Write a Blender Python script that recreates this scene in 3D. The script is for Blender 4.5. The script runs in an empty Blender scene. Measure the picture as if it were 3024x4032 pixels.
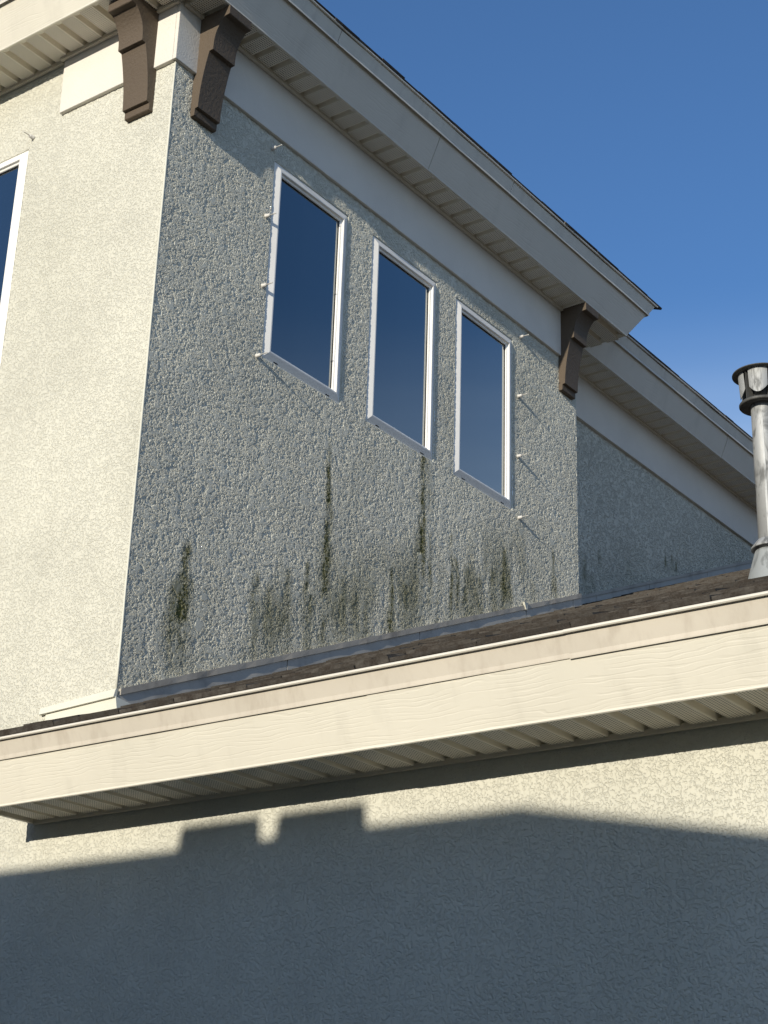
import bpy, math, random
import numpy as np
from mathutils import Matrix, Vector

random.seed(7)
rng = np.random.default_rng(11)
scene = bpy.context.scene
col = scene.collection

# ------------------------------------------------------------------ camera
cam_data = bpy.data.cameras.new('camera')
cam = bpy.data.objects.new('camera', cam_data)
col.objects.link(cam)
scene.camera = cam
cam_data.sensor_fit = 'HORIZONTAL'
cam_data.sensor_width = 36.0
cam_data.lens = 36.0 * 6637.18 / 3024.0
cam_data.clip_start = 0.05
cam_data.clip_end = 3000.0
RR = ((0.80777671, 0.58870201, 0.03044214),
      (-0.20329966, 0.32668331, -0.92300989),
      (-0.55332272, 0.73939702, 0.38357009))
CAM = Vector((4.4925, -4.3457, 1.6))
m = Matrix.Identity(4)
for k in range(3):
    m[k][0] = RR[0][k]
    m[k][1] = -RR[1][k]
    m[k][2] = -RR[2][k]
    m[k][3] = CAM[k]
cam.matrix_world = m

# ------------------------------------------------------------------ sky, sun, exposure
TO_SUN = Vector((0.119, -1.0, 0.252)).normalized()
world = bpy.data.worlds.new('World')
scene.world = world
world.use_nodes = True
wn = world.node_tree.nodes
wl = world.node_tree.links
wn.clear()
sky = wn.new('ShaderNodeTexSky')
sky.sky_type = 'NISHITA'
sky.sun_disc = False
sky.sun_elevation = math.asin(TO_SUN.z)
sky.sun_rotation = math.atan2(TO_SUN.x, TO_SUN.y)
sky.altitude = 100
sky.air_density = 1.0
sky.dust_density = 0.5
sky.ozone_density = 5.5
bg = wn.new('ShaderNodeBackground')
bg.inputs['Strength'].default_value = 0.135
wo = wn.new('ShaderNodeOutputWorld')
# pale haze thickening towards the horizon all the way round
tcw = wn.new('ShaderNodeTexCoord')
sepw = wn.new('ShaderNodeSeparateXYZ')
wl.new(tcw.outputs['Generated'], sepw.inputs[0])
mrw = wn.new('ShaderNodeMapRange')
mrw.interpolation_type = 'SMOOTHSTEP'
mrw.inputs['From Min'].default_value = 0.505
mrw.inputs['From Max'].default_value = 0.33
mrw.inputs['To Min'].default_value = 0.0
mrw.inputs['To Max'].default_value = 0.78
wl.new(sepw.outputs[2], mrw.inputs['Value'])
mxw = wn.new('ShaderNodeMix')
mxw.data_type = 'RGBA'
mxw.inputs[7].default_value = (3.3, 4.25, 5.5, 1)
mpw = wn.new('ShaderNodeMapping')
mpw.inputs['Scale'].default_value = (1.6, 1.6, 17.0)
wl.new(tcw.outputs['Generated'], mpw.inputs['Vector'])
nzw = wn.new('ShaderNodeTexNoise')           # faint drawn-out veils in the haze
nzw.inputs['Scale'].default_value = 1.5
nzw.inputs['Detail'].default_value = 3.0
wl.new(mpw.outputs[0], nzw.inputs['Vector'])
mvw = wn.new('ShaderNodeMapRange')
mvw.inputs['From Min'].default_value = 0.3
mvw.inputs['From Max'].default_value = 0.7
mvw.inputs['To Min'].default_value = 0.75
mvw.inputs['To Max'].default_value = 1.25
wl.new(nzw.outputs['Fac'], mvw.inputs['Value'])
mmw = wn.new('ShaderNodeMath')
mmw.operation = 'MULTIPLY'
wl.new(mrw.outputs[0], mmw.inputs[0])
wl.new(mvw.outputs[0], mmw.inputs[1])
wl.new(mmw.outputs[0], mxw.inputs[0])
wl.new(sky.outputs[0], mxw.inputs[6])
wl.new(mxw.outputs[2], bg.inputs['Color'])
wl.new(bg.outputs[0], wo.inputs['Surface'])

sun_data = bpy.data.lights.new('sun', 'SUN')
sun_data.energy = 3.85
sun_data.angle = math.radians(0.42)
sun_data.color = (1.0, 0.92, 0.775)
sun = bpy.data.objects.new('sun', sun_data)
col.objects.link(sun)
sun.rotation_euler = TO_SUN.to_track_quat('Z', 'Y').to_euler()
sun.location = (0, -20, 12)

scene.view_settings.view_transform = 'Standard'
scene.view_settings.look = 'None'
scene.view_settings.gamma = 1.0
scene.view_settings.exposure = 0.30
scene.view_settings.use_curve_mapping = False
scene.render.engine = 'CYCLES'
scene.cycles.max_bounces = 10
scene.cycles.diffuse_bounces = 6

# ------------------------------------------------------------------ helpers
def put(name, mesh, parent=None, label=None, cat=None, group=None, kind=None):
    o = bpy.data.objects.new(name, mesh)
    col.objects.link(o)
    if parent is not None:
        o.parent = parent
    if label: o['label'] = label
    if cat: o['category'] = cat
    if group: o['group'] = group
    if kind: o['kind'] = kind
    return o


def mk(name, verts, faces, mat=None, smooth=False):
    me = bpy.data.meshes.new(name)
    me.from_pydata([tuple(v) for v in verts], [], [tuple(f) for f in faces])
    me.update()
    if mat is not None:
        me.materials.append(mat)
    if smooth:
        me.polygons.foreach_set('use_smooth', [True] * len(me.polygons))
    return me


class MB:
    """collects simple solids for one mesh"""
    def __init__(s):
        s.v = []
        s.f = []

    def box(s, x0, x1, y0, y1, z0, z1):
        b = len(s.v)
        s.v += [(x0, y0, z0), (x1, y0, z0), (x1, y1, z0), (x0, y1, z0),
                (x0, y0, z1), (x1, y0, z1), (x1, y1, z1), (x0, y1, z1)]
        s.f += [tuple(b + i for i in q) for q in
                ((0, 3, 2, 1), (4, 5, 6, 7), (0, 1, 5, 4), (1, 2, 6, 5), (2, 3, 7, 6), (3, 0, 4, 7))]
        return s

    def hexa(s, pts):
        b = len(s.v)
        s.v += [tuple(p) for p in pts]
        s.f += [tuple(b + i for i in q) for q in
                ((0, 3, 2, 1), (4, 5, 6, 7), (0, 1, 5, 4), (1, 2, 6, 5), (2, 3, 7, 6), (3, 0, 4, 7))]
        return s

    def rings(s, rings, close=True, caps=True):
        b = len(s.v)
        n = len(rings[0])
        for r in rings:
            s.v += [tuple(p) for p in r]
        for i in range(len(rings) - 1):
            for j in range(n if close else n - 1):
                a = b + i * n + j
                c = b + i * n + (j + 1) % n
                s.f.append((a, c, c + n, a + n))
        if caps and close:
            s.f.append(tuple(b + j for j in range(n))[::-1])
            s.f.append(tuple(b + (len(rings) - 1) * n + j for j in range(n)))
        return s

    def lathe(s, prof, c, n=40, axis='Z', a0=0.0, a1=2 * math.pi, caps=True):
        rings = []
        for (r, h) in prof:
            ring = []
            for j in range(n):
                a = a0 + (a1 - a0) * j / n
                if axis == 'Z':
                    ring.append((c[0] + r * math.cos(a), c[1] + r * math.sin(a), c[2] + h))
                elif axis == 'X':
                    ring.append((c[0] + h, c[1] + r * math.cos(a), c[2] + r * math.sin(a)))
                else:
                    ring.append((c[0] + r * math.sin(a), c[1] - h, c[2] + r * math.cos(a)))
            rings.append(ring)
        return s.rings(rings, True, caps)

    def mesh(s, name, mat=None, smooth=False):
        return mk(name, s.v, s.f, mat, smooth)

    def build(s, name, mat, parent=None, smooth=False, **kw):
        return put(name, s.mesh(name, mat, smooth), parent, **kw)


def bevel(o, w=0.004, seg=2):
    md = o.modifiers.new('edge', 'BEVEL')
    md.width = w
    md.segments = seg
    md.limit_method = 'ANGLE'
    md.angle_limit = math.radians(35)
    return o


def empty(name, loc, label, cat, group=None):
    o = bpy.data.objects.new(name, None)
    col.objects.link(o)
    o.location = loc
    o['label'] = label
    o['category'] = cat
    if group: o['group'] = group
    return o


# numpy value noise for wear masks (deterministic)
_perm = rng.random((256, 256))
def vnoise(u, v):
    iu = np.floor(u).astype(int); iv = np.floor(v).astype(int)
    fu = u - iu; fv = v - iv
    fu = fu * fu * (3 - 2 * fu); fv = fv * fv * (3 - 2 * fv)
    g = lambda a, b: _perm[a % 256, b % 256]
    return ((g(iu, iv) * (1 - fu) + g(iu + 1, iv) * fu) * (1 - fv)
            + (g(iu, iv + 1) * (1 - fu) + g(iu + 1, iv + 1) * fu) * fv)

def fbm(u, v, o=4):
    s = 0; a = .5; t = 0
    for i in range(o):
        s = s + a * vnoise(u * 2 ** i + 17.3 * i, v * 2 ** i + 9.1 * i)
        t += a; a *= .55
    return s / t


# ------------------------------------------------------------------ materials
class NT:
    def __init__(s, name):
        s.mat = bpy.data.materials.new(name)
        s.mat.use_nodes = True
        s.t = s.mat.node_tree
        s.n = s.t.nodes
        s.b = s.n['Principled BSDF']
        s.out = s.n['Material Output']

    def new(s, typ, **kw):
        nd = s.n.new(typ)
        for k, v in kw.items():
            if hasattr(nd, k) and k not in nd.inputs:
                setattr(nd, k, v)
            else:
                nd.inputs[k].default_value = v
        return nd

    def link(s, a, b):
        s.t.links.new(a, b)

    def coord(s, kind='Object', scale=None):
        c = s.new('ShaderNodeTexCoord').outputs[kind]
        if scale is not None:
            mp = s.new('ShaderNodeMapping')
            mp.inputs['Scale'].default_value = scale
            s.link(c, mp.inputs['Vector'])
            return mp.outputs[0]
        return c

    def noise(s, vec, scale, detail=2, rough=.5, dist=0.0):
        nd = s.new('ShaderNodeTexNoise')
        nd.inputs['Scale'].default_value = scale
        nd.inputs['Detail'].default_value = detail
        nd.inputs['Roughness'].default_value = rough
        nd.inputs['Distortion'].default_value = dist
        s.link(vec, nd.inputs['Vector'])
        return nd.outputs['Fac']

    def math(s, op, a, b=None, c=None, clamp=False):
        nd = s.new('ShaderNodeMath')
        nd.operation = op
        nd.use_clamp = clamp
        for i, q in enumerate((a, b, c)):
            if q is None: continue
            if isinstance(q, (int, float)):
                nd.inputs[i].default_value = q
            else:
                s.link(q, nd.inputs[i])
        return nd.outputs[0]

    def remap(s, v, a, b, c=0.0, d=1.0, smooth=True):
        nd = s.new('ShaderNodeMapRange')
        nd.interpolation_type = 'SMOOTHSTEP' if smooth else 'LINEAR'
        nd.inputs['From Min'].default_value = a
        nd.inputs['From Max'].default_value = b
        nd.inputs['To Min'].default_value = c
        nd.inputs['To Max'].default_value = d
        s.link(v, nd.inputs['Value'])
        return nd.outputs[0]

    def mix(s, fac, a, b, mode='MIX'):
        nd = s.new('ShaderNodeMix')
        nd.data_type = 'RGBA'
        nd.blend_type = mode
        for i, q in ((0, fac), (6, a), (7, b)):
            if isinstance(q, (int, float)):
                nd.inputs[i].default_value = q
            elif isinstance(q, tuple):
                nd.inputs[i].default_value = (*q, 1) if len(q) == 3 else q
            else:
                s.link(q, nd.inputs[i])
        return nd.outputs[2]

    def bump(s, h, strength=.3, dist=.01):
        nd = s.new('ShaderNodeBump')
        nd.inputs['Strength'].default_value = strength
        nd.inputs['Distance'].default_value = dist
        s.link(h, nd.inputs['Height'])
        s.link(nd.outputs[0], s.b.inputs['Normal'])

    def color(s, c):
        if isinstance(c, tuple):
            s.b.inputs['Base Color'].default_value = (*c, 1)
        else:
            s.link(c, s.b.inputs['Base Color'])

    def rough(s, r, spec=.5):
        s.b.inputs['Roughness'].default_value = r
        s.b.inputs['Specular IOR Level'].default_value = spec


STUCCO_BASE = (0.618, 0.606, 0.520)

def stucco(name, base, amp, stain=False, real=True, sc=1.0, wm=.55, wb=.40, lo=.40, hi=.545, pt=.63):
    t = NT(name)
    c = t.coord()
    big = t.noise(c, 7.0 * sc, 2, .5)
    mid = t.noise(c, 19.0 * sc, 1, .5, .4)
    a = t.noise(c, 46.0 * sc, 3, .60, .45)
    w = t.math('ADD', a, t.math('MULTIPLY', t.math('SUBTRACT', mid, .5), wm))
    w = t.math('ADD', w, t.math('MULTIPLY', t.math('SUBTRACT', big, .5), wb))
    h = t.remap(w, lo, hi)
    patch = t.remap(t.noise(c, 15.0, 2, .55, .3), pt, pt + .04)     # smooth trowelled patches
    h = t.math('MAXIMUM', h, t.math('MULTIPLY', patch, .97))
    fine = t.noise(c, 240.0, 2, .6)
    hh = t.math('ADD', h, t.math('MULTIPLY', fine, .10))
    dn = t.new('ShaderNodeDisplacement')
    dn.inputs['Midlevel'].default_value = 0.0
    dn.inputs['Scale'].default_value = amp
    t.link(hh, dn.inputs['Height'])
    if real:
        t.link(dn.outputs[0], t.out.inputs['Displacement'])
        t.mat.displacement_method = 'BOTH'
    else:
        t.bump(hh, 1.0, amp)
    blot = t.noise(c, 1.7, 4, .6)
    cc = t.mix(t.remap(blot, .3, .7), tuple(x * .93 for x in base), tuple(min(1, x * 1.05) for x in base))
    if stain:
        at = t.new('ShaderNodeAttribute')
        at.attribute_name = 'stain'
        sp = t.new('ShaderNodeSeparateColor')
        t.link(at.outputs['Color'], sp.inputs[0])
        pit = t.math('SUBTRACT', 1.12, t.math('MULTIPLY', h, .38))
        cc = t.mix(sp.outputs[1], cc, (0.20, 0.195, 0.115))
        cc = t.mix(t.math('MULTIPLY', sp.outputs[0], pit, clamp=True), cc, (0.100, 0.100, 0.030))
    t.color(cc)
    t.rough(.85, .25)
    return t.mat


def paint(name, base, rough=.55, spec=.4, bump=0.0, bscale=60, dirt=0.0, dirtcol=(.3, .26, .2), stretch=(1, 1, 1)):
    t = NT(name)
    c = t.coord()
    n = t.noise(c, 2.3, 4, .6)
    cc = t.mix(t.remap(n, .3, .7), tuple(x * .95 for x in base), tuple(min(1, x * 1.04) for x in base))
    if dirt > 0:
        d = t.noise(t.coord(scale=stretch), 6.0, 5, .65)
        cc = t.mix(t.math('MULTIPLY', t.remap(d, .45, .75), dirt), cc, dirtcol)
    t.color(cc)
    t.rough(rough, spec)
    if bump:
        t.bump(t.noise(c, bscale, 3, .6), bump, .004)
    return t.mat


def woodgrain(name, base, sc, strength, rough=.5):
    """embossed metal / vinyl fascia: fine wavy lines along the length"""
    t = NT(name)
    co = t.coord()
    sep = t.new('ShaderNodeSeparateXYZ')
    t.link(co, sep.inputs[0])
    warp = t.noise(t.coord(scale=sc), 1.0, 3, .55)
    v = t.math('ADD', t.math('DIVIDE', sep.outputs[2], .0135), t.math('MULTIPLY', warp, 5.5))
    ln = t.math('SINE', t.math('MULTIPLY', v, 6.2832))
    amp = t.remap(t.noise(t.coord(scale=tuple(q * 1.7 for q in sc)), 1.3, 2, .5), .36, .62)
    h2 = t.math('MULTIPLY', t.remap(ln, .35, .95), amp)
    h2 = t.math('SUBTRACT', 1.0, h2)
    n = t.noise(t.coord(), 1.5, 4, .6)
    cc = t.mix(t.remap(n, .3, .7), tuple(x * .955 for x in base), tuple(min(1, x * 1.03) for x in base))
    run = t.noise(t.coord(scale=(9, 9, .7)), 1.0, 4, .6)         # faint water marks running down
    cc = t.mix(t.math('MULTIPLY', t.remap(run, .50, .78), .30), cc, tuple(x * .70 for x in base))
    t.color(cc)
    t.rough(rough, .45)
    t.bump(h2, strength, .004)
    return t.mat


def soffit_mat(name, base):
    """perforated vented panel; holes laid out in the panel's own coordinates"""
    t = NT(name)
    c = t.coord()
    sep = t.new('ShaderNodeSeparateXYZ')
    t.link(c, sep.inputs[0])
    P = 0.0112
    fx = t.math('SUBTRACT', t.math('FRACT', t.math('DIVIDE', sep.outputs[0], P)), .5)
    fy = t.math('SUBTRACT', t.math('FRACT', t.math('DIVIDE', sep.outputs[1], P)), .5)
    d2 = t.math('ADD', t.math('MULTIPLY', fx, fx), t.math('MULTIPLY', fy, fy))
    hole = t.math('LESS_THAN', d2, .068)
    # only on the flat of the panel
    ins = t.math('MULTIPLY', t.math('GREATER_THAN', sep.outputs[0], .0336 + .0015), t.math('LESS_THAN', sep.outputs[0], .1125))
    low = t.math('LESS_THAN', sep.outputs[2], .002)
    hole = t.math('MULTIPLY', hole, t.math('MULTIPLY', ins, low))
    n = t.noise(t.coord('Object'), 9, 3, .6)
    oi = t.new('ShaderNodeObjectInfo')
    cc = t.mix(t.remap(n, .3, .7), tuple(x * .95 for x in base), base)
    cc = t.mix(t.math('MULTIPLY', oi.outputs['Random'], .09), cc, (.35, .31, .25))
    t.color(t.mix(hole, cc, (.03, .027, .022)))
    t.rough(.5, .4)
    return t.mat


def shingle_mat(name):
    t = NT(name)
    c = t.coord('Object')
    oi = t.new('ShaderNodeObjectInfo')
    geo = t.new('ShaderNodeNewGeometry')
    wn_ = t.new('ShaderNodeTexWhiteNoise')
    n = t.noise(c, 160, 2, .7)
    n2 = t.noise(c, 22, 3, .6)
    a = t.mix(oi.outputs['Random'], (.060, .056, .051), (.150, .139, .124))
    a = t.mix(t.remap(n2, .35, .65), a, (.062, .052, .043))
    a = t.mix(t.math('MULTIPLY', t.remap(n, .5, .75), .55), a, (.15, .13, .11))
    sep = t.new('ShaderNodeSeparateXYZ')
    t.link(c, sep.inputs[0])
    edge = t.remap(sep.outputs[1], .0, .004, 1.0, 0.0)
    band = t.math('MULTIPLY', t.remap(sep.outputs[1], .055, .12), t.remap(sep.outputs[1], .30, .28))
    a = t.mix(t.math('MULTIPLY', t.math('MAXIMUM', edge, band), .45), a, (.014, .012, .011))
    t.color(a)
    t.rough(.95, .15)
    t.bump(n, .7, .003)
    return t.mat


def glass_mat(name):
    """sealed double pane over a dark room: several reflecting faces, so a few times the reflectance of one"""
    t = NT(name)
    t.color((.006, .009, .013))
    t.rough(.4, .0)
    gl = t.new('ShaderNodeBsdfGlossy')
    gl.inputs['Roughness'].default_value = .012
    gl.inputs['Color'].default_value = (.95, 1.0, 1.0, 1)
    fr = t.new('ShaderNodeFresnel')
    fr.inputs['IOR'].default_value = 1.5
    bp = t.new('ShaderNodeBump')
    bp.inputs['Strength'].default_value = .025
    bp.inputs['Distance'].default_value = .01
    t.link(t.noise(t.coord(), 1.8, 1, .4), bp.inputs['Height'])
    t.link(bp.outputs[0], gl.inputs['Normal'])
    mx = t.new('ShaderNodeMixShader')
    t.link(t.math('MULTIPLY', fr.outputs[0], 3.6, clamp=True), mx.inputs[0])
    t.link(t.b.outputs[0], mx.inputs[1])
    t.link(gl.outputs[0], mx.inputs[2])
    t.link(mx.outputs[0], t.out.inputs['Surface'])
    return t.mat


def metal_mat(name, base, rough=.35, dirt=.5, streak=True):
    t = NT(name)
    c = t.coord(scale=(1, 1, .35))
    n = t.noise(c, 16, 4, .65, .6)
    n2 = t.noise(t.coord(), 60, 3, .6)
    cc = t.mix(t.math('MULTIPLY', t.remap(n, .48, .62), dirt), base, tuple(x * .32 for x in base))
    t.color(cc)
    t.b.inputs['Metallic'].default_value = .4
    r = t.math('ADD', t.math('MULTIPLY', n, .35), rough - .12)
    t.link(r, t.b.inputs['Roughness'])
    t.bump(n2, .12, .003)
    return t.mat


M = {}
M['stucco_b'] = stucco('stucco_side', STUCCO_BASE, 0.0039, stain=True, sc=2.5, wm=.45, wb=.50, lo=.37, hi=.59)
M['stucco_a'] = stucco('stucco_front', STUCCO_BASE, 0.0025, stain=True, sc=1.95, wm=.34, wb=.16, lo=.385, hi=.54, pt=.70)
M['stucco_c'] = stucco('stucco_back', STUCCO_BASE, 0.0060, stain=True, real=False, sc=1.8)
M['frieze'] = paint('frieze_paint', (.69, .655, .595), .8, .2, bump=.45, bscale=110)
M['trim'] = paint('trim_paint', (.68, .63, .53), .5, .4)
M['bead'] = paint('bead_paint', (.66, .65, .56), .6, .3)
M['bracket'] = paint('bracket_paint', (.108, .083, .060), .68, .25, bump=.9, bscale=75)
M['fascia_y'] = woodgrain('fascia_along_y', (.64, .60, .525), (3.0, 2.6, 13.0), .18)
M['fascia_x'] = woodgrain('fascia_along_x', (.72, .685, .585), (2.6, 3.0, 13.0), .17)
M['drip_hi'] = paint('drip_edge_upper', (.60, .575, .51), .4, .5, dirt=.35, dirtcol=(.36, .34, .31), stretch=(3, 3, .4))
M['drip_lo'] = paint('drip_edge_lower', (.61, .56, .475), .4, .5, dirt=.55, dirtcol=(.45, .395, .325), stretch=(3, 3, .25))
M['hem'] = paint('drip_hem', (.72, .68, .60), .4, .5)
M['soffit'] = soffit_mat('vented_soffit', (.86, .81, .70))
M['shingle'] = shingle_mat('asphalt_shingle')
M['underlay'] = paint('roof_deck', (.05, .042, .035), .95, .1)
M['vinyl'] = paint('window_vinyl', (.84, .82, .78), .35, .5)
M['gasket'] = paint('dark_slot', (.015, .015, .015), .6, .3)
M['glass'] = glass_mat('window_glass')
M['flash'] = paint('flashing_metal', (.46, .44, .40), .6, .4, dirt=.4, dirtcol=(.12, .11, .10))
M['screed'] = paint('weep_screed', (.42, .385, .33), .6, .4, dirt=.6, dirtcol=(.14, .12, .10))
M['stud_cap'] = paint('stud_cap', (.62, .60, .56), .5, .4, dirt=.3)
M['stud_rod'] = metal_mat('stud_rod', (.62, .60, .56), .35, .1)
M['galv'] = metal_mat('galvanised', (.40, .41, .41), .60, .85)
M['galv_dark'] = metal_mat('galvanised_dark', (.10, .10, .095), .6, .5)
M['cone'] = metal_mat('cone_lead', (.34, .36, .36), .6, .6)
M['cone'].node_tree.nodes['Principled BSDF'].inputs['Metallic'].default_value = .35

# ------------------------------------------------------------------ ground
t = NT('ground_gravel')
c = t.coord()
g1 = t.noise(c, .8, 5, .6)
g2 = t.noise(c, 35, 3, .6)
t.color(t.mix(t.remap(g1, .4, .6), t.mix(g2, (.09, .086, .078), (.16, .152, .134)), (.05, .063, .025)))
t.rough(.95, .2)
t.bump(g2, .6, .02)
put('ground', mk('ground', [(-900, -900, 0), (900, -900, 0), (900, 900, 0), (-900, 900, 0)], [(0, 1, 2, 3)], t.mat), kind='structure')

# ------------------------------------------------------------------ the house
ZS = 6.607      # upper soffit level
ZF = 6.2986     # bottom of frieze boards
ZL = 2.924      # lower soffit level
YB = 3.52       # far end of the window wall
XC = -0.33      # wall set back behind
PITCH = 5 / 12
ROOF0 = 3.3254  # lower roof surface height at the front wall plane
roofz = lambda y: ROOF0 + .4177 * y

house = empty('house', (0, 0, 0),
              'cream stucco house with brown eave brackets, three side windows and algae stains', 'house')


def wall_grid(name, mat, origin, U, V, us, vs, keep, stain=None):
    us = np.asarray(us); vs = np.asarray(vs)
    nu, nv = len(us), len(vs)
    uu, vv = np.meshgrid(us, vs)
    P = (np.array(origin)[None, None] + uu[..., None] * np.array(U) + vv[..., None] * np.array(V)).reshape(-1, 3)
    idx = np.arange(nu * nv).reshape(nv, nu)
    q = np.stack([idx[:-1, :-1], idx[:-1, 1:], idx[1:, 1:], idx[1:, :-1]], -1)
    uc = (us[:-1] + us[1:]) / 2; vc = (vs[:-1] + vs[1:]) / 2
    UC, VC = np.meshgrid(uc, vc)
    mask = keep(UC, VC)
    q = q[mask]
    used = np.unique(q)
    remap = np.full(nu * nv, -1); remap[used] = np.arange(len(used))
    q = remap[q]
    me = bpy.data.meshes.new(name)
    me.vertices.add(len(used))
    me.vertices.foreach_set('co', P[used].astype(np.float32).ravel())
    me.loops.add(q.size)
    me.loops.foreach_set('vertex_index', q.astype(np.int32).ravel())
    me.polygons.add(len(q))
    me.polygons.foreach_set('loop_start', (np.arange(len(q)) * 4).astype(np.int32))
    me.update(calc_edges=True)
    me.polygons.foreach_set('use_smooth', np.ones(len(q), bool))
    me.materials.append(mat)
    at = me.color_attributes.new('stain', 'FLOAT_COLOR', 'POINT')
    cols = np.zeros((len(used), 4), np.float32); cols[:, 3] = 1
    if stain is not None:
        r, g = stain(uu.ravel()[used], vv.ravel()[used])
        cols[:, 0] = r; cols[:, 1] = g
    at.data.foreach_set('color', cols.ravel())
    me.validate()
    return put(name, me, house)


def seg(*parts):
    """joined coordinate list: (start, end, step)"""
    out = []
    for a, b, s in parts:
        n = max(1, int(round((b - a) / s)))
        out += list(np.linspace(a, b, n + 1)[:-1])
    out.append(parts[-1][1])
    return out

# window openings on the side wall (frame outer edges), and on the front wall
WIN_B = [(.700, 1.283), (1.480, 2.061), (2.237, 2.816)]
WT, WB = 6.181, 5.129
WIN_A = (-2.10, -.922, 4.60, 6.193)

# algae streaks on the side wall: (y, z top, z bottom, half width, strength)
STREAKS = [
    (.318, 4.13, 3.62, .052, .95), (.285, 3.96, 3.58, .075, .75), (.36, 3.98, 3.66, .03, .5),
    (1.225, 4.95, 3.86, .034, .95), (1.235, 4.62, 3.9, .055, .55), (1.215, 4.5, 3.8, .10, .35),
    (1.968, 5.20, 4.32, .036, 1.0), (1.955, 4.98, 4.2, .060, .62), (2.000, 5.14, 4.85, .075, .35), (2.045, 4.76, 4.35, .022, .8), (1.93, 4.62, 4.22, .05, .55),
    (1.730, 4.47, 4.06, .030, 1.0), (1.735, 4.36, 4.0, .055, .6),
    (.76, 4.14, 3.72, .05, .55), (.86, 4.10, 3.74, .06, .45), (.97, 4.22, 3.78, .06, .5),
    (1.09, 4.30, 3.95, .03, .65), (1.13, 4.16, 3.8, .045, .6),
    (1.36, 4.30, 3.92, .06, .42), (1.46, 4.26, 3.95, .05, .42), (1.55, 4.24, 3.98, .04, .4),
    (1.84, 4.42, 4.10, .05, .45), (2.11, 4.42, 4.2, .03, .4),
    (2.240, 4.82, 4.30, .022, .85), (2.28, 4.70, 4.28, .055, .7), (2.38, 4.68, 4.34, .06, .6), (2.50, 4.66, 4.38, .055, .55), (2.62, 4.74, 4.44, .05, .6),
    (2.735, 4.90, 4.52, .035, .8), (2.78, 4.80, 4.54, .04, .6),
    (3.235, 5.06, 4.70, .020, .75), (3.26, 4.90, 4.66, .028, .6), (3.02, 4.80, 4.62, .05, .25),
]

def streak_mask(y, z, streaks, warp=.02):
    wig = (fbm(y * 9 + 3, z * 7, 3) - .5) * 2 * warp
    grain = fbm(y * 30, z * 11 + 40, 4)
    lump = fbm(y * 70 + 8, z * 45, 3)
    r = np.zeros_like(y)
    for (y0, zt, zb, w, s) in streaks:
        k = (zt - z) / (zt - zb)
        on_ = np.clip(k / .10, 0, 1) * np.clip((1.25 - k) / .6, 0, 1)
        ww = 1.25 * w * np.clip(.35 + .9 * k, .3, 1.2)
        d = np.abs(y + wig - y0) / ww
        v = np.clip(1.25 - d, 0, 1) * on_ * s
        r = np.maximum(r, v)
    return np.clip(r * np.clip((grain - .08) * 2.5, .30, 1.25) * np.clip(.55 + lump * .9, 0, 1.1), 0, 1)

def stain_b(y, z):
    r = streak_mask(y, z, STREAKS)
    base = roofz(y)
    hgt = z - base
    # general grime rising from the roof line and under the window sills
    g = np.clip(1 - np.abs(hgt - .26) / .36, 0, 1) * np.clip((fbm(y * 7, z * 2.0, 4) - .40) * 4.0, 0, 1) * np.clip((y - .55) * 4, .25, 1) * np.clip((3.1 - y) * 4, .2, 1) * .72
    g = np.maximum(g, np.clip(1 - hgt / .22, 0, 1) * fbm(y * 14, z * 9, 3) * .6 * np.clip(1.3 - y * 1.2, .15, 1))
    g = np.maximum(g, np.clip((fbm(y * 2.2 + 5, z * 1.1, 4) - .5) * 2, 0, 1) * .25)
    return r * .92, g

dy = .0050
ysB = seg((0, YB, dy))
zsB = seg((3.20, 6.62, dy))
def keepB(y, z):
    k = z > roofz(y) - .03
    for (a, b) in WIN_B:
        k &= ~((y > a + .001) & (y < b - .001) & (z > WB + .001) & (z < WT - .001))
    k &= ~((z > ZF + .04))
    return k
wallB = wall_grid('stucco_wall', M['stucco_b'], (0, 0, 0), (0, 1, 0), (0, 0, 1), ysB, zsB, keepB, stain_b)
wallB['label'] = 'rough grey-lit stucco side wall with dark green algae streaks'

def stain_a(x, z):
    g = np.clip((fbm(x * 1.7 + 5, z * .9, 4) - .52) * 1.6, 0, 1) * .18
    return np.zeros_like(x), g
xsA = seg((-5, -1.35, .12), (-1.35, 2.80, .0078), (2.80, 6.4, .12))
zsA = seg((0, 2.0, .12), (2.0, 6.62, .0078))
def keepA(x, z):
    k = (x < 0) | (z < ROOF0 - .05)
    k &= ~((x > WIN_A[0] + .001) & (x < WIN_A[1] - .001) & (z > WIN_A[2] + .001) & (z < WIN_A[3] - .001))
    k &= ~((x > -.36) & (z > 2.96) & (z < ROOF0 - .02))
    k &= ~((z > ZF + .04) & (x > -.70))
    return k
wallA = wall_grid('stucco_wall', M['stucco_a'], (0, 0, 0), (1, 0, 0), (0, 0, 1), xsA, zsA, keepA, stain_a)
wallA['label'] = 'sunlit cream stucco front wall running down past the lower eave'

CST = [(5.284, 5.76, 5.63, .018, .9), (5.382, 5.80, 5.68, .020, .95), (5.435, 5.77, 5.68, .014, .75), (4.18, 5.40, 5.18, .03, .5),
       (4.37, 5.50, 5.38, .03, .4), (4.26, 5.3, 5.1, .06, .3), (4.75, 5.55, 5.45, .03, .35), (4.95, 5.5, 5.4, .04, .25)]
def stain_c(y, z):
    h = z - roofz(y)
    return streak_mask(y, z, CST, .008), np.clip(1 - h / .5, 0, 1) * fbm(y * 5, z * 3, 4) * .4
wall_grid('stucco_wall', M['stucco_c'], (XC, 0, 0), (0, 1, 0), (0, 0, 1), seg((YB, 8.5, .02)), seg((4.5, 6.62, .02)),
          lambda y, z: z > roofz(y) - .05, stain_c)
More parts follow.
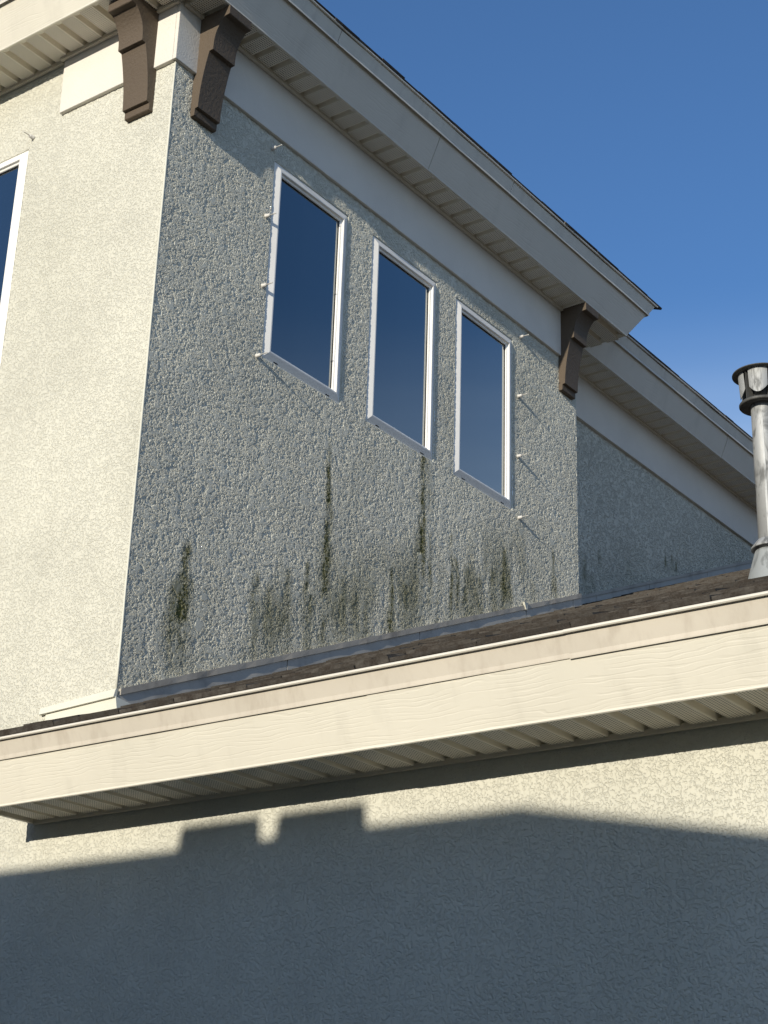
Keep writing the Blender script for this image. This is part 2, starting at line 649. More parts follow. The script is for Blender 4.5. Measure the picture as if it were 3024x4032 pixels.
# end of the projecting bay (faces away) and far ends
rb = MB()
rb.hexa([(XC, YB - .005, 4.6), (-.002, YB - .005, 4.6), (-.002, YB, 4.6), (XC, YB, 4.6),
         (XC, YB - .005, 6.6), (-.002, YB - .005, 6.6), (-.002, YB, 6.6), (XC, YB, 6.6)])
rb.build('stucco_wall', M['stucco_c'], house)
eb = MB(); eb.box(-5.0, -4.99, .0, 8.5, 0, 6.6); eb.build('stucco_wall', M['stucco_c'], house)
eb = MB(); eb.box(6.39, 6.40, .0, 8.5, 0, 3.2); eb.build('stucco_wall', M['stucco_c'], house)

# bead along the corner, and along the far corner of the bay
def bead(x, y, z0, z1, w=.0085):
    b = MB()
    n = 10
    ring = lambda z: [(x + w * .55 * math.cos(a) - .0015, y + w * .55 * math.sin(a) + .0015, z) for a in
                      [2 * math.pi * j / n for j in range(n)]]
    zs = np.linspace(z0, z1, 30)
    b.rings([[(p[0] + random.uniform(-.0006, .0006), p[1] + random.uniform(-.0006, .0006), p[2]) for p in ring(z)] for z in zs])
    return b.build('corner_bead', M['bead'], house, smooth=True)
bead(.0015, -.0015, ROOF0 + .07, ZF - .002)
bead(.0005, YB + .0005, roofz(YB) + .06, ZF, .006)

# ------------------------------------------------------------------ frieze boards
FT = .022
def frieze(name, b):
    o = b.build(name, M['frieze'], house)
    return o
fb = MB(); fb.hexa([(-.717, -FT, ZF), (-.0005, -FT, ZF), (-.0005, .03, ZF), (-.717, .03, ZF),
                    (-.724, -FT, ZS + .03), (-.0005, -FT, ZS + .03), (-.0005, .03, ZS + .03), (-.724, .03, ZS + .03)])
bevel(frieze('frieze_board', fb), .003, 2)
fb = MB(); fb.box(.0005, FT - .0015, -FT + .0006, YB, ZF + .001, ZS + .028)
bevel(frieze('frieze_board', fb), .003, 2)
fb = MB(); fb.box(XC - .03, XC + FT, YB + .001, 8.5, ZF, ZS + .03)
frieze('frieze_board', fb)

# ------------------------------------------------------------------ eaves
class Eave:
    """cross-section frame: o = outward distance, z; leaning fascia square to a 5:12 roof"""
    def __init__(s, o0, z0, tow, lo, hi):
        s.o0, s.z0, s.tow, s.lo, s.hi = o0, z0, tow, lo, hi   # tow(o, run, z) -> world ; lo/hi(o) -> run ends
        L = math.hypot(1, PITCH)
        s.t = (PITCH / L, 1 / L)
        s.n = (1 / L, -PITCH / L)

    def oz(s, n, t):
        return s.o0 + n * s.n[0] + t * s.t[0], s.z0 + n * s.n[1] + t * s.t[1]

    def sweep(s, name, prof, mat, r0=None, r1=None, wave=0.0, step=.25, ph=0.0, parent=None, tfun=None):
        """prof: closed list of (n, t). r0/r1: fixed run limits, None = mitred end"""
        rl = s.lo(s.o0) if r0 is None else r0
        rh = s.hi(s.o0) if r1 is None else r1
        N = max(2, int(abs(rh - rl) / step))
        rings = []
        for i in range(N + 1):
            f = i / N
            ring = []
            for (n, t) in prof:
                o, z = s.oz(n, t)
                a = s.lo(o) if r0 is None else r0
                b = s.hi(o) if r1 is None else r1
                run = a + (b - a) * f
                w = wave * (math.sin(run * 5.1 + ph) + .6 * math.sin(run * 11.7 + 1.3 + ph) + .5 * math.sin(run * 2.3 + 2 * ph))
                if tfun: w2 = tfun(run, t)
                else: w2 = 0.0
                o, z = s.oz(n + w, t + w2)
                ring.append(s.tow(o, run, z))
            rings.append(ring)
        b = MB(); b.rings(rings)
        return b.build(name, mat, parent or house)


def fascia_prof(h, th=.018):
    return [(0, 0), (.0025, .004), (0, .010), (0, h), (-th, h), (-th, .004), (-th - .012, .004), (-th - .012, 0)]

def drip_prof(t0, t1, out=.004, kick=.010):
    # face, kicked lip at the bottom, rolled hem at the top, return under the shingles
    return [(out + kick, t0 - .001), (out + kick * .9, t0 + .003), (out + .001, t0 + .014), (out, t1 - .008),
            (out, t1 - .001), (-.05, t1 - .001), (-.05, t1 - .004), (out - .002, t1 - .006),
            (out - .003, t0 + .014), (out + kick - .004, t0 + .001)]

def hem_prof(t1, out=.004, r=.0055):
    # rolled hem along the top of the drip edge
    return [(out + .004 + r * math.cos(a), t1 + r * math.sin(a)) for a in [math.pi * 2 * k / 8 for k in range(8)]]

OB, OA, OC = .186, .235, .222       # overhangs at fascia bottom
eB = Eave(OB, ZS, lambda o, r, z: (o, r, z), lambda o: -OA - (o - OB), lambda o: 3.82 + (o - OB) * 1.68)
eA = Eave(OA, ZS, lambda o, r, z: (r, -o, z), lambda o: -5.2, lambda o: OB + (o - OA))
eC = Eave(OC, ZS - .003, lambda o, r, z: (XC + o, r, z), lambda o: YB + .05, lambda o: 8.6)
eL = Eave(.265, ZL, lambda o, r, z: (r, -o, z), lambda o: -.372 - (o - .265) * .0, lambda o: 6.5)

HF = .212
# upper eave over the window wall: two fascia boards meeting at y = 1.69, three drip edge lengths
eB.sweep('fascia_board', fascia_prof(HF), M['fascia_y'], r1=1.688, wave=.0009)
eB.sweep('fascia_board', [(n + .0015, t + .001) for n, t in fascia_prof(HF)], M['fascia_y'], r0=1.692, wave=.0009, ph=1)
for a, b, k in ((None, .794, 0), (.797, 2.35, 1), (2.353, None, 2)):
    eB.sweep('drip_edge', [(n + .001 * (k % 2), t) for n, t in drip_prof(.205, .292)], M['drip_hi'], r0=a, r1=b, wave=.0012, ph=k)
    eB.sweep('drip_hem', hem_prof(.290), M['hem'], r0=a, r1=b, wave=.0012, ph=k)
eA.sweep('fascia_board', fascia_prof(HF), M['fascia_x'], wave=.0009)
eA.sweep('drip_edge', drip_prof(.205, .292), M['drip_hi'], wave=.0012)
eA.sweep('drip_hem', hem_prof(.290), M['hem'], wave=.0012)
eC.sweep('fascia_board', fascia_prof(.180), M['fascia_y'], r1=5.762, wave=.0012)
eC.sweep('fascia_board', [(n + .001, t + .001) for n, t in fascia_prof(.180)], M['fascia_y'], r0=5.766, wave=.0012, ph=2)
eC.sweep('drip_edge', drip_prof(.173, .262), M['drip_hi'], r1=5.2, wave=.0012)
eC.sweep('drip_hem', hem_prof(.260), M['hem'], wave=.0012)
eC.sweep('drip_edge', drip_prof(.173, .262), M['drip_hi'], r0=5.203, wave=.0012, ph=2)
# end of the bay roof: fascia across the far end
eE = Eave(3.82, ZS, lambda o, r, z: (r, o, z), lambda o: -.5, lambda o: OB + (o - 3.82) / 1.68)
Lq = math.hypot(1, .70)
eE.t = (.70 / Lq, 1 / Lq); eE.n = (1 / Lq, -.70 / Lq)
KE = math.hypot(1, .70) / math.hypot(1, PITCH)
eE.sweep('fascia_board', [(n, t * KE) for n, t in fascia_prof(HF)], M['fascia_x'])
eE.sweep('drip_edge', [(n, t * KE) for n, t in drip_prof(.205, .292)], M['drip_hi'])

# lower eave: boards meet at x = 1.448, drip edge laps at x = 2.17
def lap(run, t):
    return 0.0
eL.sweep('fascia_board', fascia_prof(.176), M['fascia_x'], r1=1.4475, wave=.0010, step=.12)
eL.sweep('fascia_board', [(n + .0022, t - .0008) for n, t in fascia_prof(.176)], M['fascia_x'], r0=1.4445, wave=.0010, ph=.4, step=.12)
eL.sweep('drip_edge', drip_prof(.170, .246, .0022, .004), M['drip_lo'], r1=2.19, wave=.0014, step=.08)
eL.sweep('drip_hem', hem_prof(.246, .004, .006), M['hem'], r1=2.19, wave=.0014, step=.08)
eL.sweep('drip_edge', drip_prof(.168, .247, .0045, .0045), M['drip_lo'], r0=2.172, wave=.0014, ph=.3, step=.08)
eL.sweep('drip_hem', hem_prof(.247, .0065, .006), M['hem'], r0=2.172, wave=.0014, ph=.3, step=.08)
# closed left end of the lower eave
b = MB()
pe = [eL.oz(*q) for q in ((.0, -.001), (.0, .24), (-.28, .24 - .28 * 0), (-.28, .11))]
b.rings([[(-.3745, -.264, ZL - .002), (-.3745, -.355, 3.145), (-.3745, .0, 3.30), (-.3745, .0, ZL - .002)],
         [(-.3565, -.264, ZL - .002), (-.3565, -.355, 3.145), (-.3565, .0, 3.30), (-.3565, .0, ZL - .002)]])
b.build('end_board', M['trim'], house)

# ------------------------------------------------------------------ soffits
PW = .118
def soffit_panel_mesh(depth):
    g = .030
    prof = [(0, 0), (.0015, g), (.026, g), (.0325, 0), (.0345, -.0012), (.1165, -.0012), (PW, 0), (PW, .004), (.1, .034), (.001, .034), (0, .004)]
    b = MB()
    b.rings([[(a, 0, z) for a, z in prof], [(a, depth, z) for a, z in prof]])
    return b.mesh('soffit_panel', M['soffit'])

def soffit(depth, place, n, skip=()):
    """place(i) -> matrix taking panel coords (width, depth, up) to the world"""
    root = bpy.data.objects.new('soffit', None)
    col.objects.link(root); root.parent = house
    me = soffit_panel_mesh(depth)
    for i in range(n):
        o = bpy.data.objects.new('soffit_panel', me)
        col.objects.link(o)
        o.parent = root
        o.matrix_local = place(i)
    return root

def mat_cols(x, y, z, p):
    q = Matrix.Identity(4)
    for k in range(3):
        q[k][0], q[k][1], q[k][2], q[k][3] = x[k], y[k], z[k], p[k]
    return q
# side (B): panel width runs along +Y, depth along +X (rear edge at the wall); z mirrored handedness is fine for these shells
def jit(): return random.uniform(-.0012, .0012)
Y0B = .723 - 8 * PW + .118 * 0
nB = int((3.50 - Y0B) / PW)
sB = soffit(OB + .0, lambda i: mat_cols((0, 1, 0), (1, 0, 0), (0, 0, 1), (0.0, Y0B + i * PW - .033, ZS + .003 + jit())), nB)
sE = soffit(.34, lambda i: mat_cols((-1, 0, 0), (0, 1, 0), (0, 0, 1), (OB - .02 - i * PW, 3.50, ZS + .004)), 5)
sA = soffit(OA + .0, lambda i: mat_cols((1, 0, 0), (0, -1, 0), (0, 0, 1), (-.464 + .006 - 36 * PW + i * PW + 2 * PW, 0.0, ZS + .0045 + jit())), 38)
sC = soffit(OC + .0, lambda i: mat_cols((0, 1, 0), (1, 0, 0), (0, 0, 1), (XC, 4.995 - 12 * PW + i * PW - .033, ZS + .001 + jit())), 42)
sL = soffit(.265, lambda i: mat_cols((1, 0, 0), (0, -1, 0), (0, 0, 1), (-.272 - .022 - PW * .55 + PW * .0 + i * PW, 0.0, ZL + .006 + jit())), 56)

def channel(name, a, b_, th, drop, axis, off):
    """small J channel trim holding the soffit against a wall"""
    bb = MB()
    if axis == 'Y':
        bb.box(off, off + th, a, b_, ZS - drop, ZS + .012)
    else:
        bb.box(a, b_, -off - th, -off, (ZS if name != 'low' else ZL) - drop, (ZS if name != 'low' else ZL) + .012)
    return bb.build('soffit_channel', M['trim'], house)
channel('b', -.0, 3.50, .016, .012, 'Y', FT + .001)
channel('a', -.735, FT, .016, .012, 'X', FT + .001)
channel('a', -5.0, -.737, .016, .012, 'X', .004)
channel('c', YB + .05, 8.5, .016, .012, 'Y', XC + FT + .001)
channel('low', -.357, 6.3, .015, .006, 'X', .005)
b = MB(); b.box(.024, OB - .02, 3.488, 3.506, ZS - .004, ZS + .01); b.build('soffit_channel', M['trim'], house)

# ------------------------------------------------------------------ brackets
def bracket_mesh():
    """side outline in (out, z) from the wall; z measured from the soffit"""
    out = [(0, -.534), (.020, -.534), (.025, -.530), (.026, -.498), (.043, -.496)]
    for k in range(1, 9):                       # lower limb swells slowly outward
        f = k / 8
        out.append((.043 + .042 * f ** 1.8, -.496 + .285 * f))
    out += [(.107, -.209)]
    for k in range(1, 13):                      # concave curve up to the cap
        f = k / 12
        out.append((.107 + .002 * f + .054 * f ** 2.9, -.209 + .157 * f))
    out += [(.188, -.050), (.192, -.047), (.192, -.001), (0, -.001)]
    return out

def make_bracket():
    prof = bracket_mesh()
    W = .150
    mb = MB()
    mb.rings([[(o, 0, z) for o, z in prof], [(o, W, z) for o, z in prof]])
    return mb.mesh('bracket', M['bracket'])
bm_ = make_bracket()
for mtx, lab in ((mat_cols((1, 0, 0), (0, 1, 0), (0, 0, 1), (FT - .02, .117, ZS)), 'dark shaded brown bracket just round the corner'),
                 (mat_cols((1, 0, 0), (0, 1, 0), (0, 0, 1), (FT - .02, 3.322, ZS)), 'far brown bracket at the end of the window wall'),
                 (mat_cols((0, -1, 0), (1, 0, 0), (0, 0, 1), (-.262, -FT + .02, ZS)), 'sunlit tan bracket on the front wall by the corner')):
    o = put('bracket', bm_, house, label=lab)
    o.matrix_local = mtx
    bevel(o, .0018, 2)

# ------------------------------------------------------------------ windows
def window(o0, U, N, w, h, label=None, slots=True):
    """o0: lower-left outer corner, U along the wall, N outward"""
    root = bpy.data.objects.new('window', None)
    col.objects.link(root); root.parent = house
    root.location = o0
    if label: root['label'] = label
    Uv, Nv, Zv = Vector(U), Vector(N), Vector((0, 0, 1))
    prof = [(.004, -.045), (.004, -.004), (.006, -.003), (.040, .0108), (.042, .0114), (.048, .0114), (.050, .009), (.0515, .000), (.0595, -.002), (.0615, -.004), (.062, -.045)]
    def corner(i, k):
        a = prof[k][0]
        u = (a, w - a, w - a, a)[i]
        z = (a, a, h - a, h - a)[i]
        return Uv * u + Zv * z + Nv * prof[k][1]
    for i in range(4):
        mb = MB()
        j = (i + 1) % 4
        eps = 0.0
        r0 = [corner(i, k) for k in range(len(prof))]
        r1 = [corner(j, k) for k in range(len(prof))]
        d = (r1[0] - r0[0]).normalized() * .00035
        mb.rings([[p + d for p in r0], [p - d for p in r1]])
        mb.build('frame_rail', M['vinyl'], root)
    a = .058
    q = [Uv * a + Zv * a, Uv * (w - a) + Zv * a, Uv * (w - a) + Zv * (h - a), Uv * a + Zv * (h - a)]
    mb = MB()
    mb.hexa([p - Nv * .020 for p in q] + [p - Nv * .013 for p in q])
    mb.build('pane', M['glass'], root)
    # dark gasket just inside the rails, proud of the glass by a hair
    for i in range(4):
        g0, g1 = .0615, .0640
        c0 = [(g0, g0), (w - g0, g0), (w - g0, h - g0), (g0, h - g0)]
        c1 = [(g1, g1), (w - g1, g1), (w - g1, h - g1), (g1, h - g1)]
        j = (i + 1) % 4
        P = lambda c, n: Uv * c[0] + Zv * c[1] + Nv * n
        mb = MB()
        mb.hexa([P(c0[i], -.0127), P(c0[j], -.0127), P(c1[j], -.0127), P(c1[i], -.0127),
                 P(c0[i], -.0095), P(c0[j], -.0095), P(c1[j], -.0105), P(c1[i], -.0105)])
        mb.build('gasket', M['gasket'], root)
    # plastered return of the opening round the frame
    for i in range(4):
        c0 = [(0, 0), (w, 0), (w, h), (0, h)]
        c1 = [(.0035, .0035), (w - .0035, .0035), (w - .0035, h - .0035), (.0035, h - .0035)]
        j = (i + 1) % 4
        P = lambda c, n: Uv * c[0] + Zv * c[1] + Nv * n
        mb = MB()
        mb.hexa([P(c0[i], -.05), P(c0[j], -.05), P(c1[j], -.05), P(c1[i], -.05),
                 P(c0[i], .0022), P(c0[j], .0022), P(c1[j], .0010), P(c1[i], .0010)])
        mb.build('stucco_return', M['bead'], root)
    if slots:
        for s in (.085, w - .115):
            mb = MB()
            z0, n0 = .0085, .0125
            P = lambda u, z, n: Uv * u + Zv * z + Nv * n
            mb.hexa([P(s, .010, -.006), P(s + .03, .010, -.006), P(s + .03, .0145, -.004), P(s, .0145, -.004),
                     P(s, .010, -.0008), P(s + .03, .010, -.0008), P(s + .03, .0145, .0010), P(s, .0145, .0010)])
            mb.build('weep_slot', M['gasket'], root)
    return root
for (a, b), lab in zip(WIN_B, ('side window nearest the corner', 'middle side window of the three', 'side window farthest from the corner')):
    window((0, a, WB), (0, 1, 0), (1, 0, 0), b - a, WT - WB, lab)
window((WIN_A[0], 0, WIN_A[2]), (1, 0, 0), (0, -1, 0), WIN_A[1] - WIN_A[0], WIN_A[3] - WIN_A[2], 'front window cut by the left edge of the picture')

# ------------------------------------------------------------------ anchor studs round the windows
def stud_meshes():
    c = MB(); c.lathe([(.009, 0), (.0108, .002), (.0108, .007), (.009, .009), (.009, .024), (.007, .027)], (0, 0, 0), 16, 'X')
    r = MB(); r.lathe([(.0028, .025), (.0028, .060), (.0022, .062)], (0, 0, 0), 8, 'X')
    return c.mesh('cap', M['stud_cap'], True), r.mesh('rod', M['stud_rod'], True)
capm, rodm = stud_meshes()
def stud(mtx):
    root = bpy.data.objects.new('anchor_stud', None)
    col.objects.link(root); root.parent = house
    root.matrix_local = mtx
    put('cap', capm, root); put('rod', rodm, root)
for (y, z) in ((.677, 6.227), (.663, 5.847), (.672, 5.481), (.664, 5.117), (2.890, 6.230), (2.872, 5.846), (2.866, 5.474), (2.876, 5.110)):
    e = 1 if y < 1 else -1
    ax = Vector((1, random.uniform(-.03, .06), random.uniform(-.02, .05))).normalized()
    q = ax.to_track_quat('X', 'Z').to_matrix().to_4x4()
    q.translation = (.001, y, z)
    stud(q)
q = Vector((-.06, -1, .04)).normalized().to_track_quat('X', 'Z').to_matrix().to_4x4()
q.translation = (-.899, -.001, 6.241)
stud(q)

# ------------------------------------------------------------------ flashing where the walls meet the lower roof
def strip_b(name, x0, x1, y0, y1, lo, hi, mat, n=24, wig=.0, lab=None):
    """thin upright strip following the roof slope along Y; lo/hi heights above the roof"""
    b = MB()
    rings = []
    for i in range(n + 1):
        y = y0 + (y1 - y0) * i / n
        z = roofz(y)
        w = random.uniform(-wig, wig)
        rings.append([(x0, y, z + lo), (x1 + w, y, z + lo), (x1 + w * .5, y, z + hi + w), (x0, y, z + hi + w)])
    b.rings(rings)
    return b.build(name, mat, house)
for a, b_ in ((.004, .985), (.99, 1.96), (1.965, 2.94), (2.947, 3.44), (3.447, 3.545)):
    strip_b('flashing', .004, .0095, a, b_, -.02, .050, M['flash'], 10, .0012)
strip_b('weep_screed', .003, .016, .012, 3.53, .048, .074, M['screed'], 60, .0016)
for a, b_ in ((YB + .02, 4.30), (4.306, 5.02), (5.026, 5.9), (5.906, 8.0)):
    strip_b('flashing', XC + .004, XC + .0095, a, b_, -.02, .040, M['flash'], 10, .001)
strip_b('weep_screed', XC + .003, XC + .016, YB + .01, 8.0, .039, .060, M['screed'], 40, .001)
# front return of the flashing, left of the corner
b = MB()
b.hexa([(-.362, -.0125, 3.300), (.004, -.0125, 3.310), (.004, -.004, 3.310), (-.362, -.004, 3.300),
        (-.364, -.0105, 3.349), (.004, -.0105, 3.366), (.004, -.004, 3.366), (-.364, -.004, 3.349)])
b.build('flashing', M['bead'], house)
b = MB()
b.hexa([(-.392, -.022, 3.350), (.012, -.022, 3.364), (.012, -.003, 3.364), (-.392, -.003, 3.350),
        (-.398, -.0125, 3.378), (.012, -.0125, 3.398), (.012, -.003, 3.398), (-.398, -.003, 3.378)])
b.build('weep_screed', M['bead'], house)
# little folded corner piece
b = MB()
rings = []
for k in range(7):
    f = k / 6
    rings.append([(.0005, -.013 + .10 * f, 3.318 + .042 * f), (.012 + .016 * (1 - f), -.013 + .10 * f, 3.312 + .046 * f),
                  (.013, -.011 + .10 * f, 3.368 - .012 * f), (.0005, -.011 + .10 * f, 3.368 - .012 * f)])
b.rings(rings)
b.build('flashing', M['bead'], house)
# loose flap of sealant hanging at a joint
b = MB(); b.hexa([(.014, 2.925, roofz(2.93) + .046), (.021, 2.925, roofz(2.93) + .046), (.021, 2.937, roofz(2.93) + .044), (.014, 2.937, roofz(2.93) + .044),
                  (.012, 2.900, roofz(2.93) + .082), (.026, 2.900, roofz(2.93) + .080), (.022, 2.945, roofz(2.93) + .088), (.012, 2.945, roofz(2.93) + .088)])
b.build('flashing_flap', M['bead'], house)

# ------------------------------------------------------------------ lower roof
low_roof = bpy.data.objects.new('roof', None)
col.objects.link(low_roof); low_roof.parent = house
SL = math.hypot(1, .4177)
DN = Vector((0, 1 / SL, .4177 / SL))       # up the slope
NN = Vector((0, -.4177 / SL, 1 / SL))      # roof normal
E0 = Vector((0, -.362, roofz(-.362) - .010))
deck = MB()
deck.hexa([(-.372, -.345, roofz(-.345) - .05), (6.6, -.345, roofz(-.345) - .05), (6.6, 9.5, roofz(9.5) - .05), (-.372, 9.5, roofz(9.5) - .05),
           (-.372, -.355, roofz(-.355) - .018), (6.6, -.355, roofz(-.355) - .018), (6.6, 9.5, roofz(9.5) - .018), (-.372, 9.5, roofz(9.5) - .018)])
deck.build('roof_deck', M['underlay'], low_roof)
EXPO = .135
WIDS = (.13, .19, .25, .32)
def shingle_mesh(w, th):
    b = MB()
    g = .0015
    L = EXPO * 2.1
    # butt end thick and slightly ragged, tail thin; local x along the eave, y up the slope, z off the roof
    b.hexa([(g, 0, -.006), (w - g, .002, -.006), (w - g, L, -.010), (g, L, -.010),
            (g, .0015, th), (w - g, 0, th * .93), (w - g, L, -.006), (g, L, -.006)])
    return b.mesh('shingle', M['shingle'])
SH = {(w, k): shingle_mesh(w, (.007, .011, .016)[k]) for w in WIDS for k in range(3)}
rest_v, rest_f = [], []
count = 0
ncourse = 48
for ci in range(ncourse):
    d0 = ci * EXPO - (.006 if ci == 0 else 0)
    base = E0 + DN * d0
    yy = base.y
    x = (-.368 if yy < -.02 else (.018 if yy < YB else XC + .018)) + (0 if yy < -.02 else -.0)
    x -= 0
    first = True
    while x < 3.7:
        w = random.choice(WIDS)
        if first and yy < -.02: w = random.choice(WIDS[:2])
        first = False
        k = random.choice((0, 1, 1, 2))
        me = SH[(w, k)]
        jx = random.uniform(-.002, .002)
        rotm = mat_cols((1, 0, 0), tuple(DN), tuple(NN), base + Vector((x, 0, 0)) + DN * random.uniform(-.004, .004) + NN * random.uniform(0, .0015))
        if count < 300:
            o = bpy.data.objects.new('shingle', me)
            col.objects.link(o); o.parent = low_roof
            o.matrix_local = rotm
            count += 1
        else:
            bse = len(rest_v)
            rest_v += [tuple(rotm @ v.co) for v in me.vertices]
            rest_f += [tuple(bse + i for i in p.vertices) for p in me.polygons]
        x += w
put('shingle_field', mk('shingle_field', rest_v, rest_f, M['shingle']), low_roof, kind='stuff')

# ------------------------------------------------------------------ upper roof
up_roof = bpy.data.objects.new('roof', None)
col.objects.link(up_roof); up_roof.parent = house
zt = ZS + .292 / math.hypot(1, PITCH)
xo = OB + .292 * PITCH / math.hypot(1, PITCH)
yo = -OA - .292 * PITCH / math.hypot(1, PITCH)
ye = 3.82 + (xo - OB) * 1.68
hr = 2.0
rv = [(-5.3, yo, zt), (xo, yo, zt), (xo, ye, zt), (-5.3, ye, zt), (-2.4 - .0, yo + 2.2, zt + 2.2 * PITCH), (xo - 2.2, yo + 2.2, zt + 2.2 * PITCH), (-5.3, yo + 2.2, zt + 2.2 * PITCH)]
rv += [(v[0], v[1], v[2] - .012) for v in rv[:4]]
b = MB()
b.v = rv
b.f = [(0, 1, 5, 6), (1, 2, 5), (2, 3, 6, 5), (0, 3, 6), (7, 10, 9, 8), (0, 7, 8, 1), (1, 8, 9, 2), (2, 9, 10, 3), (3, 10, 7, 0)]
b.build('roof_deck', M['underlay'], up_roof)
xc = XC + OC + .262 * PITCH / math.hypot(1, PITCH)
zc_ = ZS - .003 + .262 / math.hypot(1, PITCH)
b = MB()
b.hexa([(-3.2, YB + .1, zc_ + (xc + 3.2) * PITCH - .012), (xc, YB + .1, zc_ - .012), (xc, 8.7, zc_ - .012), (-3.2, 8.7, zc_ + (xc + 3.2) * PITCH - .012),
        (-3.2, YB + .1, zc_ + (xc + 3.2) * PITCH), (xc, YB + .1, zc_), (xc, 8.7, zc_), (-3.2, 8.7, zc_ + (xc + 3.2) * PITCH)])
b.build('roof_deck', M['underlay'], up_roof)
DB = Vector((-1, 0, PITCH)).normalized(); NB = Vector((PITCH, 0, 1)).normalized()
def edge_shingles(x, z, y0, y1):
    y = y0
    while y < y1 - .05:
        w = random.choice(WIDS)
        k = random.choice((0, 0, 0, 1))
        o = bpy.data.objects.new('shingle', SH[(w, k)])
        col.objects.link(o); o.parent = up_roof
        o.matrix_local = mat_cols((0, 1, 0), tuple(DB), tuple(NB), Vector((x, y, z)) + NB * (.006 + random.uniform(0, .002)) - DB * random.uniform(.002, .012))
        y += w
edge_shingles(xo + .004, zt, yo, ye - .05)
edge_shingles(xc + .004, zc_, 3.9, 8.6)

# ------------------------------------------------------------------ flue pipe on the lower roof
FX, FY = 2.150, 1.2
FZ = roofz(FY)
flue = empty('flue_pipe', (FX, FY, FZ), 'round metal flue pipe with finned cap and storm collar standing on the shingle roof', 'flue pipe')
r = .0432
b = MB(); b.lathe([(r, .03), (r, .70), (r * .98, .705)], (0, 0, 0), 48)
b.build('pipe', M['galv'], flue, True)
b = MB(); b.box(-.004, .004, -r - .0022, -r + .004, .1, .66)
sm = b.build('seam', M['galv'], flue); sm.rotation_euler = (0, 0, .32)
b = MB()
rings = []
for rr, hh_ in ((.098, -.012), (.090, .0), (.062, .082), (.058, .092), (.054, .092)):
    ring = []
    for j in range(48):
        a = 2 * math.pi * j / 48
        xx, yy = rr * math.cos(a), rr * math.sin(a)
        ring.append((xx, yy, hh_ + (.4177 * yy if hh_ < .05 else 0)))
    rings.append(ring)
b.rings(rings); b.build('cone_flashing', M['cone'], flue, True)
b = MB(); b.lathe([(.0445, .138), (.050, .134), (.072, .106), (.073, .100), (.070, .0985), (.045, .120)], (0, 0, 0), 48)
b.build('storm_collar', M['galv'], flue, True)
b = MB(); b.lathe([(.0455, .695), (.084, .690), (.087, .694), (.087, .700), (.084, .704), (.045, .712)], (0, 0, 0), 48)
b.build('cap_plate', M['galv_dark'], flue, True)
b = MB(); b.lathe([(.0, .826), (.103, .825), (.108, .826), (.108, .829), (.104, .831), (.03, .843), (.0, .844)], (0, 0, 0), 48, caps=False)
b.build('cap_lid', M['galv_dark'], flue, True)
b = MB(); b.lathe([(.040, .70), (.040, .80), (.036, .80), (.036, .70)], (0, 0, 0), 32)
b.build('cap_throat', M['galv_dark'], flue, True)
for k in range(5):
    a0 = -2.55 + k * 2 * math.pi / 5
    rings = []
    for i in range(9):
        f = i / 8
        a = a0 + (f - .5) * .95
        c0, s0 = math.cos(a), math.sin(a)
        bow = .004 * math.sin(math.pi * f)
        zb = .735 - .020 * math.sin(math.pi * f) if False else .722 + .030 * (1 - math.sin(math.pi * f))
        R0_, R1_ = .076 + bow, .082 + bow
        rings.append([(R0_ * c0, R0_ * s0, zb), (R1_ * c0, R1_ * s0, .826), ((R1_ - .0015) * c0, (R1_ - .0015) * s0, .826), ((R0_ - .0015) * c0, (R0_ - .0015) * s0, zb)])
    # folded fins at each side of the plate
    b = MB(); b.rings(rings); o = b.build('cap_baffle', M['galv'], flue)
for k in range(5):
    a = -2.55 + (k + .5) * 2 * math.pi / 5
    b = MB(); b.box(.046, .082, -.0012, .0012, .705, .826)
    o = b.build('cap_fin', M['galv_dark'], flue); o.rotation_euler = (0, 0, a)

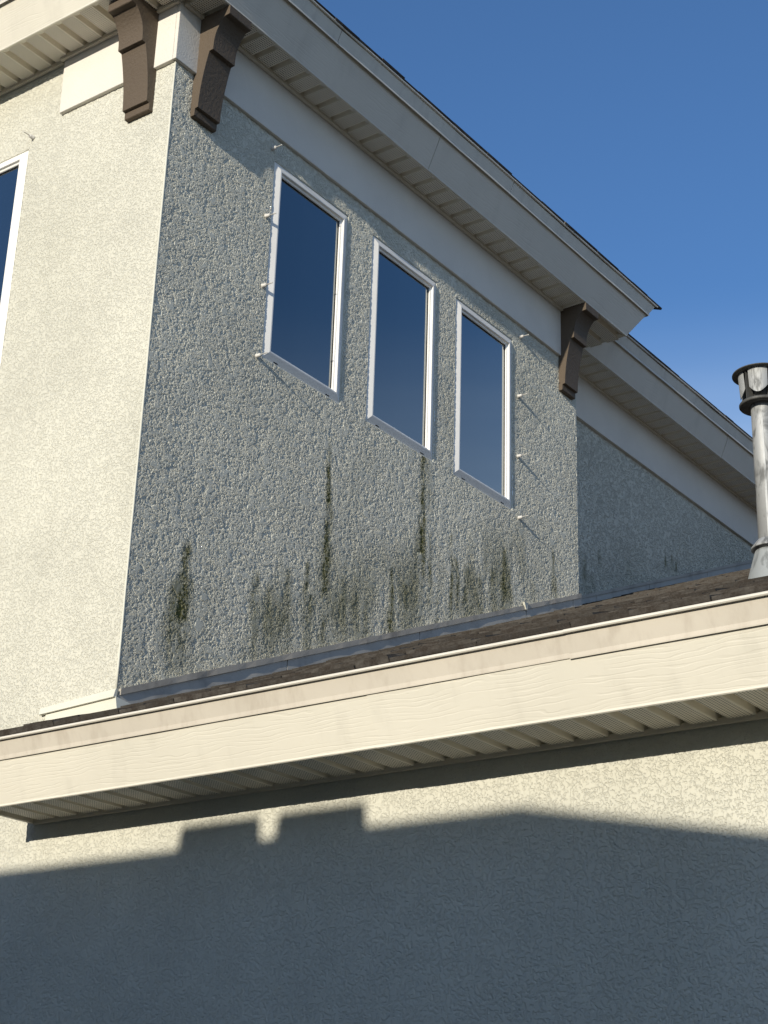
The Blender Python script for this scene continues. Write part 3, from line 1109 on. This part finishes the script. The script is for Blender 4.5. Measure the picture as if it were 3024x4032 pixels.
# ------------------------------------------------------------------ neighbouring houses behind the camera
M['nb_wall'] = paint('neighbour_siding', (.42, .40, .36), .7, .3)
M['nb_dark'] = paint('neighbour_dark_siding', (.085, .10, .13), .6, .35)
M['nb_roof'] = paint('neighbour_roof', (.07, .062, .055), .95, .1, bump=.6, bscale=40)
nb = empty('neighbouring_house', (0, -8, 0), 'low hipped neighbouring house behind the viewer that shades the lower wall', 'house')
YR = -7.2                      # ridge line
k_ = -YR
zr = 2.757 + .252 * k_; xr = .119 * k_
b = MB()
hw = 2.3
hipx = 1.80 + xr
b.v = [(-1.9, YR - hw, zr - 1.25), (hipx + 3.1, YR - hw, zr - 1.25), (hipx + 3.1, YR + hw, zr - 1.25), (-1.9, YR + hw, zr - 1.25), (-1.9, YR, zr), (hipx, YR, zr)]
b.f = [(0, 1, 5, 4), (1, 2, 5), (2, 3, 4, 5), (3, 0, 4), (0, 3, 2, 1)]
b.v = [(x, y + 8, z) for x, y, z in b.v]
b.build('roof', M['nb_roof'], nb)
b = MB(); b.box(-1.7, hipx + 2.6, YR - hw + .35 + 8, YR + hw - .35 + 8, 0, zr - 1.24); b.build('wall', M['nb_wall'], nb)
for a, c in ((.395, .748), (.838, 1.198)):
    b = MB()
    b.hexa([(a + xr, YR - .16 + 8, zr - .06), (c + xr, YR - .16 + 8, zr - .06), (c + xr, YR + .16 + 8, zr - .06), (a + xr, YR + .16 + 8, zr - .06),
            (a + xr, YR - .06 + 8, zr + .066), (c + xr, YR - .06 + 8, zr + .066), (c + xr, YR + .06 + 8, zr + .066), (a + xr, YR + .06 + 8, zr + .066)])
    b.build('ridge_vent', M['nb_roof'], nb)
n2 = empty('neighbouring_house', (-6, -7.8, 0), 'tall dark-sided neighbouring house off to the left behind the viewer', 'house')
b = MB(); b.box(-4, 3.6, -5, 2.4, 0, 9.4); b.build('wall', M['nb_dark'], n2)  # unseen house, widened and set closer to block sky light from the lower wall
b = MB()
for i in range(44):
    z = .1 + i * .21
    b.hexa([(-4, 2.405, z), (3.6, 2.405, z), (3.6, 2.43, z), (-4, 2.43, z), (-4, 2.405, z + .2), (3.6, 2.405, z + .2), (3.6, 2.41, z + .2), (-4, 2.41, z + .2)])
b.build('lap_siding', M['nb_dark'], n2, kind='stuff')
b = MB(); b.v = [(-4.4, -5.4, 9.4), (4.0, -5.4, 9.4), (4.0, 2.8, 9.4), (-4.4, 2.8, 9.4), (-.2, -1.3, 11.2)]
b.f = [(0, 1, 4), (1, 2, 4), (2, 3, 4), (3, 0, 4), (0, 3, 2, 1)]
b.build('roof', M['nb_roof'], n2)
